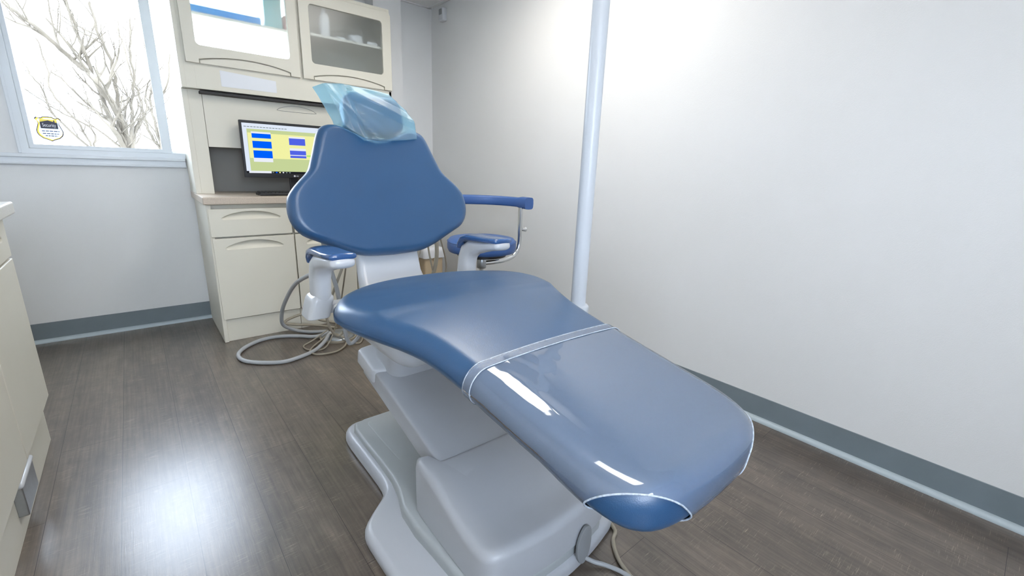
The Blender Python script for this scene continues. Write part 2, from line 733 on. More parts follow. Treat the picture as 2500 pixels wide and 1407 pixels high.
# ------------------------------------------------------------------ window
win = bpy.data.objects.new('window_1', None)
COL.objects.link(win)
win['kind'] = 'structure'
win.location = (.22, 3.82, WZ0)
win['_base'] = (.22, 3.82, WZ0)
MX0, MX1 = .180, .232
fr = panel([[(WX0, WZ0), (WX1, WZ0), (WX1, WZ1), (WX0, WZ1)],
            [(WX0 + .034, WZ0 + .03), (WX1 - .034, WZ0 + .03), (WX1 - .034, WZ1 - .034), (WX0 + .034, WZ1 - .034)]],
           .09, lambda x, y, z: (x, 3.835 - z, y), .003)
part('frame', fr, M['trimwhite'], win)
sash = panel([[(WX0 + .034, WZ0 + .03), (MX1, WZ0 + .03), (MX1, WZ1 - .034), (WX0 + .034, WZ1 - .034)],
              [(-.402, 1.182), (MX0, 1.182), (MX0, WZ1 - .075), (-.402, WZ1 - .075)]],
             .03, lambda x, y, z: (x, 3.815 - z, y), .003)
part('sash', sash, M['trimwhite'], win)
sash = panel([[(MX1 - .03, WZ0 + .03), (WX1 - .034, WZ0 + .03), (WX1 - .034, WZ1 - .034), (MX1 - .03, WZ1 - .034)],
              [(MX1 + .002, 1.172), (WX1 - .07, 1.172), (WX1 - .07, WZ1 - .07), (MX1 + .002, WZ1 - .07)]],
             .028, lambda x, y, z: (x, 3.85 - z, y), .003)
part('sash', sash, M['trimwhite'], win)
part('pane', box(-.41, MX0 + .01, 3.814, 3.818, 1.175, WZ1 - .07), M['pane'], win)
part('pane', box(MX1 - .01, WX1 - .06, 3.850, 3.854, 1.165, WZ1 - .06), M['pane'], win)
# stepped stool and apron under the window
sl = box(-1.04, .296, 3.785, 3.80, 1.066, 1.128, .003)
box(-1.04, .296, 3.772, 3.80, 1.108, 1.130, .005, 3, sl)
box(-1.04, .296, 3.776, 3.80, 1.068, 1.082, .005, 3, sl)
part('sill', sl, M['trimwhite'], win)
part('jamb_bead', box(-.470, -.455, 3.79, 3.802, 1.13, 2.31, .003), M['trimwhite'], win)

# unseen window added in the wall behind the camera for cool fill light
w2 = bpy.data.objects.new('added_window', None)
COL.objects.link(w2)
w2['kind'] = 'structure'
w2.location = (0, YF, FZ0)
w2['_base'] = (0, YF, FZ0)
fr = panel([[(FX0, FZ0), (FX1, FZ0), (FX1, FZ1), (FX0, FZ1)], [(FX0 + .05, FZ0 + .05), (-.02, FZ0 + .05), (-.02, FZ1 - .05), (FX0 + .05, FZ1 - .05)],
            [(.02, FZ0 + .05), (FX1 - .05, FZ0 + .05), (FX1 - .05, FZ1 - .05), (.02, FZ1 - .05)]], .07, lambda x, y, z: (x, YF - .05 + z, y), .003)
part('frame', fr, M['trimwhite'], w2)
part('pane', box(FX0 + .04, FX1 - .04, YF - .052, YF - .048, FZ0 + .04, FZ1 - .04), M['pane'], w2)

# shield sticker on the glass
st = thing('window_sticker', 'small yellow and white shield sticker low in the left corner of the window pane', 'sticker', (-.325, 3.812, 1.205))
SHX, SHZ = -.325, 1.335          # top middle


def shield(sc):
    P = [(-.056, -.012), (-.047, -.001), (-.036, -.006), (-.026, -.004), (-.020, .002), (0, .003), (.020, .002), (.026, -.004),
         (.036, -.006), (.047, -.001), (.056, -.012), (.047, -.024), (.044, -.036), (.050, -.055), (.056, -.075), (.056, -.090),
         (.050, -.105), (.035, -.120), (.015, -.128), (0, -.136), (-.015, -.128), (-.035, -.120), (-.050, -.105), (-.056, -.090),
         (-.056, -.075), (-.050, -.055), (-.044, -.036), (-.047, -.024)]
    return [(SHX + x * sc, SHZ - .064 + (z + .064) * sc) for x, z in P]


def on_glass(y):
    return lambda x, yy, z: (x, y - z, yy)


def sticker(name, col, tl):
    Mt = mat(name, col, .4, var=.02)
    nt = Mt.node_tree
    p = nt.nodes['Principled BSDF']
    tr = nt.nodes.new('ShaderNodeBsdfTranslucent')
    tr.inputs[0].default_value = tuple(c * tl for c in col[:3]) + (1,)
    ad = nt.nodes.new('ShaderNodeAddShader')
    nt.links.new(p.outputs[0], ad.inputs[0])
    nt.links.new(tr.outputs[0], ad.inputs[1])
    nt.links.new(ad.outputs[0], nt.nodes['Material Output'].inputs[0])
    return Mt


M['trayblue'] = sticker('blue tray plastic', lin(70, 158, 214), .30)
M['teal'] = sticker('teal carton', lin(126, 186, 190), .16)
M['sdark'] = mat('sticker navy', lin(58, 58, 92), .4, var=.02)
M['syellow'] = sticker('sticker yellow', lin(246, 226, 96), .30)
M['swhite'] = sticker('sticker white', lin(236, 242, 250), .22)
M['sblack'] = mat('sticker black', lin(34, 36, 58), .4, var=.02)
part('border', panel([shield(1.0), shield(.915)], .0006, on_glass(3.8130)), M['sdark'], st)
part('border', panel([shield(.92), [(x + .003, z) for x, z in shield(.855)]], .0006, on_glass(3.8124)), M['syellow'], st)
part('face', panel([[(x + .003, z) for x, z in shield(.86)]], .0006, on_glass(3.8118)), M['swhite'], st)
part('emblem', panel([[(SHX - .034, SHZ - .030), (SHX - .034, SHZ - .014), (SHX + .036, SHZ - .014), (SHX + .036, SHZ - .034), (SHX + .020, SHZ - .028), (SHX, SHZ - .021)]],
                     .0005, on_glass(3.8112)), M['syellow'], st)
part('emblem', panel([[(SHX - .035, SHZ - .064), (SHX - .035, SHZ - .030), (SHX, SHZ - .019), (SHX + .022, SHZ - .026), (SHX + .022, SHZ - .018), (SHX + .027, SHZ - .018),
                       (SHX + .027, SHZ - .028), (SHX + .037, SHZ - .032), (SHX + .037, SHZ - .064)]], .0005, on_glass(3.8107)), M['sblack'], st)


def text_mesh(body, size, xf, extrude=.0004, align='CENTER', squash=1.0):
    cu = bpy.data.curves.new('text', 'FONT')
    cu.body = body
    cu.size = size
    cu.extrude = extrude
    cu.align_x = align
    cu.align_y = 'CENTER'
    o = bpy.data.objects.new('text', cu)
    COL.objects.link(o)
    dg = bpy.context.evaluated_depsgraph_get()
    me = bpy.data.meshes.new_from_object(o.evaluated_get(dg))
    bpy.data.objects.remove(o)
    bpy.data.curves.remove(cu)
    for v in me.vertices:
        v.co = Vector(xf(v.co.x * squash, v.co.y, v.co.z))
    return me


part('lettering', text_mesh('Security', .027, lambda x, y, z: (SHX + .001 + x, 3.8103 - z, SHZ - .046 + y), squash=.64), M['swhite'], st)
for k, (w, zz) in enumerate(((.072, -.078), (.070, -.092), (.050, -.104))):
    bars = bmesh.new()
    rnd = random.Random(5 + k)
    x = -w / 2
    while x < w / 2:
        ln = rnd.uniform(.006, .016)
        box(SHX + .003 + x, SHX + .003 + min(x + ln, w / 2), 3.8110, 3.8114, SHZ + zz - .0022, SHZ + zz + .0022, bm=bars)
        x += ln + .003
    part('small_print', bars, M['sdark'], st)

# ------------------------------------------------------------------ outdoors
struct('ground', box(-60, 60, -40, 90, -2.7, -2.6), M['ground'])


def twig(bm, p, d, L, r, depth, rnd, up=.15):
    n = 4
    P = [p.copy()]
    q = p.copy()
    dd = d.copy()
    for k in range(n):
        dd = (dd + Vector((rnd.uniform(-1, 1), rnd.uniform(-1, 1), rnd.uniform(-.5, 1) * .8 + up)) * .22).normalized()
        q = q + dd * (L / n)
        P.append(q.copy())
    R = [r * (1 - .55 * k / n) for k in range(n + 1)]
    tube(P, R, 5 if depth > 1 else 4, bm=bm, cap=False)
    if depth > 0:
        for k in range(rnd.choice((2, 3, 3))):
            i = rnd.randint(1, n)
            ax = Vector((rnd.uniform(-1, 1), rnd.uniform(-1, 1), rnd.uniform(-.3, 1))).normalized()
            nd = (dd * .75 + ax * .8).normalized()
            twig(bm, P[i], nd, L * rnd.uniform(.55, .78), R[i] * .62, depth - 1, rnd, up)


def limb(bm, pts, r0, r1, rnd, depth=3, every=2, L=.9):
    P = catmull(pts, 5)
    for i, v in enumerate(P):
        if 0 < i < len(P) - 1:
            v += Vector((rnd.uniform(-.03, .03), rnd.uniform(-.03, .03), rnd.uniform(-.03, .03)))
    n = len(P)
    R = [r0 + (r1 - r0) * i / (n - 1) for i in range(n)]
    tube(P, R, 9, bm=bm, cap=False)
    for i in range(2, n, every):
        d = (P[min(i + 1, n - 1)] - P[i - 1]).normalized()
        ax = Vector((rnd.uniform(-1, 1), rnd.uniform(-1, 1), rnd.uniform(-.2, 1))).normalized()
        twig(bm, P[i], (d * .6 + ax * .9).normalized(), L * rnd.uniform(.7, 1.3), R[i] * .55, depth, rnd)


def tree(seed, base, limbs, label, r=.14):
    rnd = random.Random(seed)
    t = thing('bare_tree', label, 'tree', (base[0], base[1], -2.6))
    bm = bmesh.new()
    fork = Vector(base)
    tube(catmull([(base[0] + .1, base[1], -2.62), (base[0] + .06, base[1] + .05, -1.0), fork], 6), [r * 1.5 - r * .5 * k / 12 for k in range(13)], 12, bm=bm)
    part('trunk', bm, M['bark'], t, True)
    for pts, r0, r1, dep, ev, L in limbs:
        bl = bmesh.new()
        limb(bl, [fork] + [Vector(p) for p in pts], r0, r1, rnd, dep, ev, L)
        part('limb', bl, M['bark'], t, True)
    return t


def far(k, P, dy=0.0):      # limb points taken at 9 m, moved out to 9*k m
    return [(x * k, 9 * k + dy + random.Random(int(x * 1000)).uniform(-.3, .3), 1.15 + (z - 1.15) * k) for x, z in P]


tree(11, (.10, 18, 1.0), [
    (far(2, [(-.01, 1.69), (-.19, 2.10), (-.35, 2.32), (-.58, 2.58), (-.77, 2.78), (-1.1, 3.05)]), .10, .03, 3, 2, 1.1),
    (far(2, [(-.09, 1.45), (-.13, 1.73), (-.22, 2.21), (-.25, 2.51), (-.29, 2.73), (-.34, 3.1)]), .075, .03, 3, 2, 1.0),
    (far(2, [(-.03, 1.35), (.0, 1.86), (.01, 2.4), (-.06, 2.7), (-.1, 3.1)]), .07, .025, 3, 2, 1.0),
    (far(2, [(.09, 1.4), (.14, 1.76), (.22, 2.16), (.25, 2.6), (.3, 3.0)]), .06, .02, 3, 2, .9),
    (far(2, [(-.06, 1.5), (-.30, 1.75), (-.47, 2.0), (-.62, 2.15)]), .04, .015, 3, 2, .9),
    (far(2, [(.14, 1.5), (.30, 1.75), (.36, 2.05), (.45, 2.3)]), .045, .015, 3, 2, .9)],
    'bare pale tree with forking trunk, nearest the middle of the window')
tree(23, (-.9, 22, 1.2), [
    (far(22 / 9, [(-.32, 1.44), (-.58, 1.63), (-.72, 1.75), (-.95, 1.95)]), .035, .012, 2, 2, .8),
    (far(22 / 9, [(-.68, 1.6), (-.74, 1.9), (-.82, 2.1), (-.9, 2.3)]), .04, .012, 2, 2, .8),
    (far(22 / 9, [(-.45, 1.5), (-.66, 1.9), (-.65, 2.2), (-.70, 2.55)]), .04, .015, 3, 2, .9)],
    'thin bare tree behind the sticker corner of the window', .06)
tree(37, (1.1, 23, 1.2), [
    (far(23 / 9, [(.40, 1.5), (.38, 1.9), (.45, 2.3), (.42, 2.7)]), .06, .02, 3, 2, .9),
    (far(23 / 9, [(.30, 1.5), (.27, 1.9), (.20, 2.3), (.15, 2.9)]), .06, .02, 3, 2, .9),
    (far(23 / 9, [(.44, 1.6), (.50, 1.9), (.62, 2.2), (.70, 2.6)]), .06, .02, 3, 2, .9)],
    'thin bare tree seen past the white sash by the wall cabinet', .09)

# ================================================================== CEILING LAMPS
def lamp(x, y, sx, sy, power, label):
    t = thing('ceiling_light', label, 'ceiling light', (x, y, H_CEIL - .012), 'ceiling light panels')
    f = panel([rrect(x - sx / 2 - .02, x + sx / 2 + .02, y - sy / 2 - .02, y + sy / 2 + .02, .004, 1),
               rrect(x - sx / 2, x + sx / 2, y - sy / 2, y + sy / 2, .004, 1)], .016, lambda a, b_, c: (a, b_, H_CEIL - .0085 + c))
    part('frame', f, M['lampframe'], t)
    part('diffuser', box(x - sx / 2, x + sx / 2, y - sy / 2, y + sy / 2, H_CEIL - .008, H_CEIL - .002), M['diffuser'], t)
    ld = bpy.data.lights.new('panel_glow', 'AREA')
    ld.shape = 'RECTANGLE'
    ld.size = sx
    ld.size_y = sy
    ld.energy = power
    ld.color = LAMP_COL
    lo = bpy.data.objects.new('panel_glow', ld)
    COL.objects.link(lo)
    lo.parent = t
    lo.location = (0, 0, -.006)


lamp(1.42, 1.85, .58, 1.18, LAMP_POWER[0], 'recessed white ceiling light panel above the patient chair')
lamp(.35, .05, .58, 1.18, LAMP_POWER[1], 'recessed white ceiling light panel near the camera, above the foot end')

# ================================================================== FAR CABINETS
def front(y):       # board in the x-z plane whose front face is at y
    return lambda x, yy, z: (x, y - z, yy)


def lens(x0, x1, z0, h, n=18, r=.010):
    """handle shape: flat bottom with rounded ends, arched top"""
    P = [(x0 + r, z0), (x1 - r, z0)]
    for k in range(n + 1):
        a = k / n
        x = x1 + (x0 - x1) * a
        P.append((x, z0 + r * .9 + (h - r * .9) * (1 - (2 * a - 1) ** 2) ** .8))
    return P


def scoop(x0, x1, z0, h, y, depth, n=20, mm=6):
    """hollow behind a lens cut-out"""
    b = bmesh.new()
    L = lens(x0, x1, z0, h, n)
    top = L[2:][::-1]
    rows = []
    for (x, zt_) in top:
        row = []
        e = 4 * (x - x0) * (x1 - x) / (x1 - x0) ** 2
        for k in range(mm + 1):
            v = k / mm
            row.append(b.verts.new((x, y + depth * (e ** .5) * v ** .8, z0 + (zt_ - z0) * v)))
        rows.append(row)
    for A, B in zip(rows, rows[1:]):
        for k in range(mm):
            b.faces.new((A[k], B[k], B[k + 1], A[k + 1]))
    return b


def fronted(parent, name, x0, x1, z0, z1, y, hx0, hx1, hz0, hh, th=.02):
    p = part(name, panel([rrect(x0, x1, z0, z1, .004, 2), lens(hx0, hx1, hz0, hh)], th, front(y + th / 2), .0025), M['cab'], parent)
    part('handle', scoop(hx0 + .001, hx1 - .001, hz0, hh, y + .004, .032), M['cab'], p, True)
    return p


CF = 3.18
# base unit with drawer and door
t = thing('base_cabinet', 'cream base cabinet with one drawer above one door, by the window wall', 'cabinet', (.546, 3.49, 0))
part('carcass', box(.318, .776, CF + .046, 3.795, .0, .872), M['cab'], t)
fronted(t, 'drawer', .318, .770, .678, .846, CF, .382, .706, .782, .048)
fronted(t, 'door', .322, .777, .153, .668, CF, .384, .710, .598, .052)
part('toe_kick', box(.336, .776, CF + .022, CF + .050, .0, .145, .001, 1), M['cab'], t)
part('side_panel', box(.312, .336, CF + .006, 3.795, 0, .872, .002, 1), M['cab'], t)
# second base unit to the right
t = thing('base_cabinet', 'cream base cabinet behind the patient chair, right of the drawer unit', 'cabinet', (1.19, 3.49, 0))
part('carcass', box(.779, 1.60, CF + .046, 3.795, 0, .872), M['cab'], t)
fronted(t, 'drawer', .784, 1.184, .678, .846, CF, .85, 1.12, .782, .048)
fronted(t, 'drawer', 1.190, 1.596, .678, .846, CF, 1.26, 1.53, .782, .048)
fronted(t, 'door', .784, 1.184, .153, .668, CF, .85, 1.12, .598, .052)
fronted(t, 'door', 1.190, 1.596, .153, .668, CF, 1.26, 1.53, .598, .052)
part('toe_kick', box(.779, 1.60, CF + .022, CF + .050, 0, .145, .001, 1), M['cab'], t)
# worktop
solo('worktop', box(.298, 1.62, CF - .022, 3.797, .874, .918, .006, 3), M['counter'], 'sand coloured laminate worktop on the cream base cabinets', 'worktop')

# hutch between worktop and wall cabinet
HF = 3.455
t = thing('hutch', 'cream hutch standing on the worktop with a lift-up door above a grey recess', 'cabinet', (.95, 3.62, .918))
part('side_panel', box(.300, .330, HF, 3.796, .918, 1.535, .002, 1), M['cab'], t)
part('side_panel', box(.326, .398, HF + .003, HF + .025, .918, 1.535, .001, 1), M['cab'], t)
part('side_panel', box(1.56, 1.60, HF, 3.796, .918, 1.535, .002, 1), M['cab'], t)
part('back_panel', box(.326, 1.57, 3.70, 3.72, .918, 1.534), M['cabgrey'], t)
part('shelf', box(.396, 1.56, HF + .03, 3.70, 1.207, 1.225), M['cabgrey'], t)
hd = part('lift_door', panel([rrect(.400, 1.556, 1.207, 1.512, .003, 2)], .02, front(HF + .014), .0015), M['cab'], t)
# oval finger pull ring
ring = [(.82 + .23 * k / 16, 0) for k in range(17)]
pull = lens(.82, 1.055, 1.462, .036)
pull = catmull([(x, HF + .003, z) for x, z in pull], 3, True)
part('handle', tube(pull, .0015, 8, True), M['cabgrey'], hd, True)
part('seal', box(.385, 1.56, 3.405, HF + .012, 1.512, 1.528, .003), M['dark'], t)

# wall cabinet with two glazed doors
UF = 3.37
t = thing('wall_cabinet', 'cream wall cabinet with two frosted glass doors above the hutch', 'cabinet', (.95, 3.60, 1.536))
part('side_panel', box(.300, .322, UF + .022, 3.796, 1.536, 2.22, .002, 1), M['cab'], t)
part('side_panel', box(1.585, 1.605, UF + .022, 3.796, 1.536, 2.22, .002, 1), M['cab'], t)
part('divider', box(.957, .977, UF + .026, 3.79, 1.66, 2.20), M['cab'], t)
part('top_panel', box(.322, 1.585, UF + .022, 3.796, 2.20, 2.22), M['cab'], t)
part('bottom_panel', box(.322, 1.585, UF + .03, 3.796, 1.536, 1.552), M['cab'], t)
part('bottom_panel', box(.322, 1.585, UF + .026, 3.79, 1.655, 1.672), M['cab'], t)
part('back_panel', box(.977, 1.585, 3.772, 3.79, 1.672, 2.20), M['cab'], t)
part('shelf', box(.324, .955, 3.47, 3.78, 1.952, 1.968, .002, 1), M['shelf'], t)
part('shelf', box(.979, 1.583, 3.41, 3.77, 1.952, 1.968, .002, 1), M['shelf'], t)
part('rail', box(.372, 1.605, UF + .022, UF + .042, 1.540, 1.668, .002, 1), M['cab'], t)
part('rail', box(.322, .369, UF + .022, UF + .040, 1.540, 1.668, .002, 1), M['cab'], t)
part('label_strip', panel([[(.500, 1.562), (.806, 1.562), (.806, 1.632), (.505, 1.652), (.499, 1.652)]], .0012, front(UF + .021)), M['paper'], t, label='blank white paper strip on the rail')


part('face_frame', panel([[(.318, 1.536), (1.590, 1.536), (1.590, 2.205), (.318, 2.205)], rrect(.392, .902, 1.770, 2.132, .02, 4), rrect(1.034, 1.540, 1.772, 2.130, .02, 4)], .016, front(UF + .0305)), M['cab'], t)


def glazed(x0, x1, z0, z1, gx0, gx1, gz0, gz1):
    hx0, hx1 = x0 + .066, x1 - .06
    out = [(x0, z0), (hx0, z0)]
    n = 18
    arc = []
    for k in range(n + 1):
        a = k / n
        arc.append((hx0 + (hx1 - hx0) * a, z0 + .022 + .032 * (1 - (2 * a - 1) ** 2)))
    out += arc
    r = .03
    out += [(hx1, z0), (x1, z0)]
    out += [(x1 - r + r * math.cos(q), z1 - r + r * math.sin(q)) for q in [PI / 2 * k / 6 for k in range(7)]]
    out += [(x0 + r + r * math.cos(q), z1 - r + r * math.sin(q)) for q in [PI / 2 + PI / 2 * k / 6 for k in range(7)]]
    d = part('door', panel([out, rrect(gx0, gx1, gz0, gz1, .022, 5)], .020, front(UF + .010), .003), M['cab'], t)
    lp = [(hx0 + .004, z0)] + [(x + (.004 if i == 0 else -.004 if i == n else 0), z - .0055) for i, (x, z) in enumerate(arc)] + [(hx1 - .004, z0)]
    part('handle', panel([lp], .014, front(UF + .011), .003), M['cab'], d)
    part('pane', box(gx0 - .01, gx1 + .01, UF + .012, UF + .016, gz0 - .01, gz1 + .01), M['frost'], d)


glazed(.334, .957, 1.673, 2.195, .394, .900, 1.772, 2.130)
glazed(.975, 1.604, 1.673, 2.195, 1.036, 1.538, 1.774, 2.128)

# things on the cabinet shelves, blurred by the glass
tr = box(.345, .78, 3.50, 3.62, 1.969, 2.018, .012, 3)
solo('tray', tr, M['trayblue'], 'blue tray lying on the shelf behind the left frosted door', 'tray', True)
solo('carton', box(.80, .905, 3.50, 3.66, 1.969, 2.19, .004), M['teal'], 'tall teal carton on the shelf behind the left frosted door', 'box')
solo('carton', box(.915, .950, 3.49, 3.60, 1.969, 2.055, .003), M['pink'], 'small dusty red carton right of the teal one behind the left frosted door', 'box')
solo('bottle', lathe(1.16, 3.46, [(0, 1.969), (.034, 1.969), (.036, 1.975), (.036, 2.085), (.030, 2.105), (.015, 2.118), (.015, 2.14), (0, 2.14)], 24), M['paper'],
     'white bottle standing on the shelf behind the right frosted door', 'bottle', True)
solo('jar', lathe(1.38, 3.48, [(0, 1.969), (.05, 1.969), (.055, 1.978), (.052, 2.012), (.046, 2.02), (0, 2.02)], 24), M['paper'],
     'low white jar right of the bottle behind the right frosted door', 'jar', True)
solo('box', box(1.455, 1.53, 3.44, 3.54, 1.969, 1.995, .003), M['paper'], 'flat white box beside the low jar behind the right frosted door', 'box')
solo('box', box(1.235, 1.30, 3.45, 3.53, 1.969, 1.990, .003), M['paper'], 'small white box between bottle and low jar behind the right frosted door', 'box')

# ------------------------------------------------------------------ monitor
MF = 3.38
mx0, mx1, mz0, mz1 = .566, 1.165, 1.026, 1.379
t = thing('monitor', 'black flat monitor on the worktop showing a yellow screen with blue blocks', 'monitor', (.866, 3.44, .918))
part('bezel', panel([rrect(mx0, mx1, mz0, mz1, .004, 2), [(mx0 + .014, mz0 + .027), (mx1 - .014, mz0 + .027), (mx1 - .014, mz1 - .016), (mx0 + .014, mz1 - .016)]],
                    .016, front(MF + .008), .0015), M['black'], t)
part('housing', box(mx0 + .006, mx1 - .006, MF + .010, MF + .042, mz0 + .006, mz1 - .006, .008, 2), M['black'], t)
part('stand', box(.842, .898, MF + .040, MF + .058, .928, 1.12, .004), M['black'], t)
part('foot', slab(rrect(.74, 1.0, MF - .03, MF + .14, .03, 5), lambda x, y: (min(max(x, .80), .94), MF + .055), lambda x, y: .930, lambda x, y: .918, .004, .001), M['black'], t, True)
SC = {}
for nme, c in (('sky', (222, 232, 246)), ('olive', (196, 210, 152)), ('yellow', (240, 240, 164)), ('blue', (0, 96, 250)), ('violet', (82, 100, 226)),
               ('pale', (232, 236, 244)), ('green', (180, 232, 118)), ('dark', (28, 30, 36)), ('ink', (120, 132, 132))):
    SC[nme] = emis('screen ' + nme, lin(*c), .85)
names = list(SC)
sb = bmesh.new()
sx0, sx1, sz0, sz1 = mx0 + .014, mx1 - .014, mz0 + .027, mz1 - .016
layer = [0]


def rect(col, u0, v0, u1, v1):
    """u, v from the top left, in fractions of the screen"""
    layer[0] += 1
    y = MF + .0075 - .00006 * layer[0]
    xa, xb = sx0 + (sx1 - sx0) * u0, sx0 + (sx1 - sx0) * u1
    za, zb = sz1 - (sz1 - sz0) * v0, sz1 - (sz1 - sz0) * v1
    f = sb.faces.new([sb.verts.new(p) for p in ((xa, y, zb), (xb, y, zb), (xb, y, za), (xa, y, za))])
    f.material_index = names.index(col)


rect('sky', 0, 0, 1, 1)
rect('olive', .045, .11, 1, .955)
rect('yellow', .05, .185, 1, .69)
rect('pale', .085, .16, .285, .20)
rect('blue', .09, .195, .285, .285)
rect('blue', .09, .345, .285, .485)
rect('blue', .09, .535, .285, .685)
rect('pale', .085, .685, .285, .765)
rect('pale', .475, .215, .655, .25)
rect('violet', .475, .25, .655, .39)
rect('pale', .475, .455, .655, .505)
rect('violet', .475, .505, .655, .595)
rect('pale', .475, .595, .655, .612)
rect('violet', .475, .612, .655, .66)
rect('green', .66, .59, .83, .625)
for k in range(14):
    rect('ink', .02 + .032 * k, .062, .02 + .032 * k + .024, .075)
rect('dark', 0, .955, 1, 1)
rect('pale', .025, .95, .255, .995)
for k, cc in enumerate(('ink', 'blue', 'yellow', 'pale', 'ink', 'ink')):
    rect(cc, .265 + .036 * k, .965, .265 + .036 * k + .016, .988)
me = mesh_of(sb, 'screen')
for f in me.polygons:
    pass
part('screen', me, [SC[k] for k in names], t)
lg = bmesh.new()
lathe(0, 0, [(0, 0), (.0062, 0), (.0062, .0008), (0, .0008)], 20, lg)
for v in lg.verts:
    v.co = Vector((.866 + v.co.x, MF - .0002 - v.co.z, 1.0385 + v.co.y))
me2 = text_mesh('LG', .0125, lambda x, y, z: (.884 + x, MF - .0005 - z, 1.0383 + y))
lg.from_mesh(me2)
part('logo', lg, M['paper'], t)

# keyboard
t = thing('keyboard', 'black computer keyboard in front of the monitor on the worktop', 'keyboard', (.83, 3.29, .918))
kb = box(.612, 1.05, 3.225, 3.36, .9185, .934, .004)
part('case', kb, M['black'], t)
ky = bmesh.new()
rnd = random.Random(3)
for r_ in range(5):
    for k in range(20):
        box(.619 + .0213 * k, .619 + .0213 * k + .0175, 3.232 + .025 * r_, 3.232 + .025 * r_ + .020, .933, .9405, .0015, 1, ky)
part('keys', ky, M['keys'], t)

# ================================================================== NEAR LEFT CABINETS
LF = -.380
t = thing('base_cabinet', 'tall cream base cabinet at the left edge, near the camera', 'cabinet', (-.72, 1.4, 0))
part('carcass', box(XL + .006, LF - .024, .55, 2.415, .18, .918, .002, 1), M['cab'], t)
part('toe_kick', box(XL + .03, -.407, .55, 2.42, 0, .19, .002, 1), M['cab'], t)


def fside(x):        # board in the y-z plane whose front faces +x
    return lambda a, b_, c: (x + c, a, b_)


for (ya, yb) in ((1.905, 2.42), (1.385, 1.90), (.86, 1.38)):
    d = part('door', panel([rrect(ya, yb, .195, .76, .004, 2)], .02, fside(LF - .011), .003), M['cab'], t)
    w = part('drawer', panel([rrect(ya, yb, .768, .905, .004, 2), lens(ya + .08, yb - .08, .835, .042)], .02, fside(LF - .011), .003), M['cab'], t)
    sc_ = scoop(ya + .081, yb - .081, .835, .042, 0, .014)
    for v in sc_.verts:
        v.co = Vector((LF - .005 - v.co.y, v.co.x, v.co.z))
    part('handle', sc_, M['cab'], w, True)
part('kick_plate', box(-.409, -.383, 1.785, 1.962, .072, .172, .003, 2), M['steel'], t, label='brushed metal plate on the toe kick')
part('plate_rim', box(-.410, -.379, 1.780, 1.967, .166, .184, .008, 3), M['white'], t, True)
solo('worktop', box(XL + .003, -.352, .53, 2.47, .918, .962, .006, 3), M['counter2'], 'pale worktop on the near cabinet at the left edge', 'worktop')

# ================================================================== PATIENT CHAIR
chair = thing('dental_chair', 'blue upholstered dental patient chair on a grey base', 'dental chair', (CX, 1.0, 0))


def X(x):
    return CX + x


# ---- seat and leg rest
half = [(0, 1.512), (.10, 1.505), (.20, 1.472), (.28, 1.42), (.345, 1.35), (.382, 1.275), (.390, 1.215), (.377, 1.15), (.351, 1.08), (.326, 1.01), (.306, .94),
        (.294, .87), (.286, .80), (.281, .73), (.277, .66), (.274, .59), (.270, .52), (.266, .45), (.258, .395), (.238, .345), (.20, .310), (.14, .292), (.07, .286), (0, .284)]
half = [(x * (1 - .045 * max(0, min(1, (1.08 - y) / .18))), y) for x, y in half]
half = [(v.x, v.y) for v in catmull([(x, y, 0) for x, y in half], 3)]
half[0] = (0, 1.512); half[-1] = (0, .284)
seat_out = mirror_outline(half)


def zmid(y):
    pts = [(.28, .596), (.45, .622), (.94, .702), (1.08, .716), (1.30, .726), (1.52, .714)]
    if y <= pts[0][0]:
        return pts[0][1]
    for (a, za), (b_, zb_) in zip(pts, pts[1:]):
        if y <= b_:
            f = (y - a) / (b_ - a)
            f = f if (a < .9) else f
            return za + (zb_ - za) * f
    return pts[-1][1]


def zmid_s(y):      # smoothed
    return sum(zmid(y + d) for d in (-.06, -.03, 0, .03, .06)) / 5


def seat_top(x, y, up=0.0):
    w = .39 if y > 1.1 else .30
    dome = .012 * (1 - min(1, (x / w) ** 2)) * max(0, min(1, (1.40 - y) / .3))
    # shallow hollow of the seat behind the knee
    return zmid_s(y) + .036 - .008 * max(0, min(1, (y - 1.1) / .15)) + dome + up


def seat_bot(x, y, dn=0.0):
    f = max(0, min(1, (y - .34) / .18))
    return zmid_s(y) - (.054 - .017 * f) - dn


def seat_spine(x, y):
    return (0.0, min(max(y, .40), 1.25))


seat_bm = slab(seat_out, seat_spine, seat_top, seat_bot, .048, .032, m=9, q=8, xf=lambda x, y, z: (X(x), y, z))
part('seat', seat_bm, M['blue'], chair, True)

# clear vinyl sleeve over the toe end
def grow(P, d):
    return [(x * (1 + d / .28), .4 + (y - .4) * (1 + d / .12) if y < .4 else y) for x, y in P]


tc_out = grow(seat_out, .004)
tb = slab(tc_out, seat_spine, lambda x, y: seat_top(x, y, .0035), lambda x, y: seat_bot(x, y, .004), .051, .035, m=26, q=10, xf=lambda x, y, z: (X(x), y, z))
bmesh.ops.bisect_plane(tb, geom=tb.verts[:] + tb.edges[:] + tb.faces[:], plane_co=(X(0), .757, .66), plane_no=(0, 1, 0), clear_outer=True)
hem_loops = []


def boundary_loops(b):
    E_ = {}
    for e in b.edges:
        if e.is_boundary:
            for v in e.verts:
                E_.setdefault(v, []).append(e.other_vert(v))
    seen, loops = set(), []
    for v in E_:
        if v in seen:
            continue
        lp, cur, prev = [v], v, None
        seen.add(v)
        while True:
            nx = [w_ for w_ in E_[cur] if w_ not in seen]
            if not nx:
                break
            cur = nx[0]
            seen.add(cur)
            lp.append(cur)
        loops.append([w_.co.copy() for w_ in lp])
    return loops


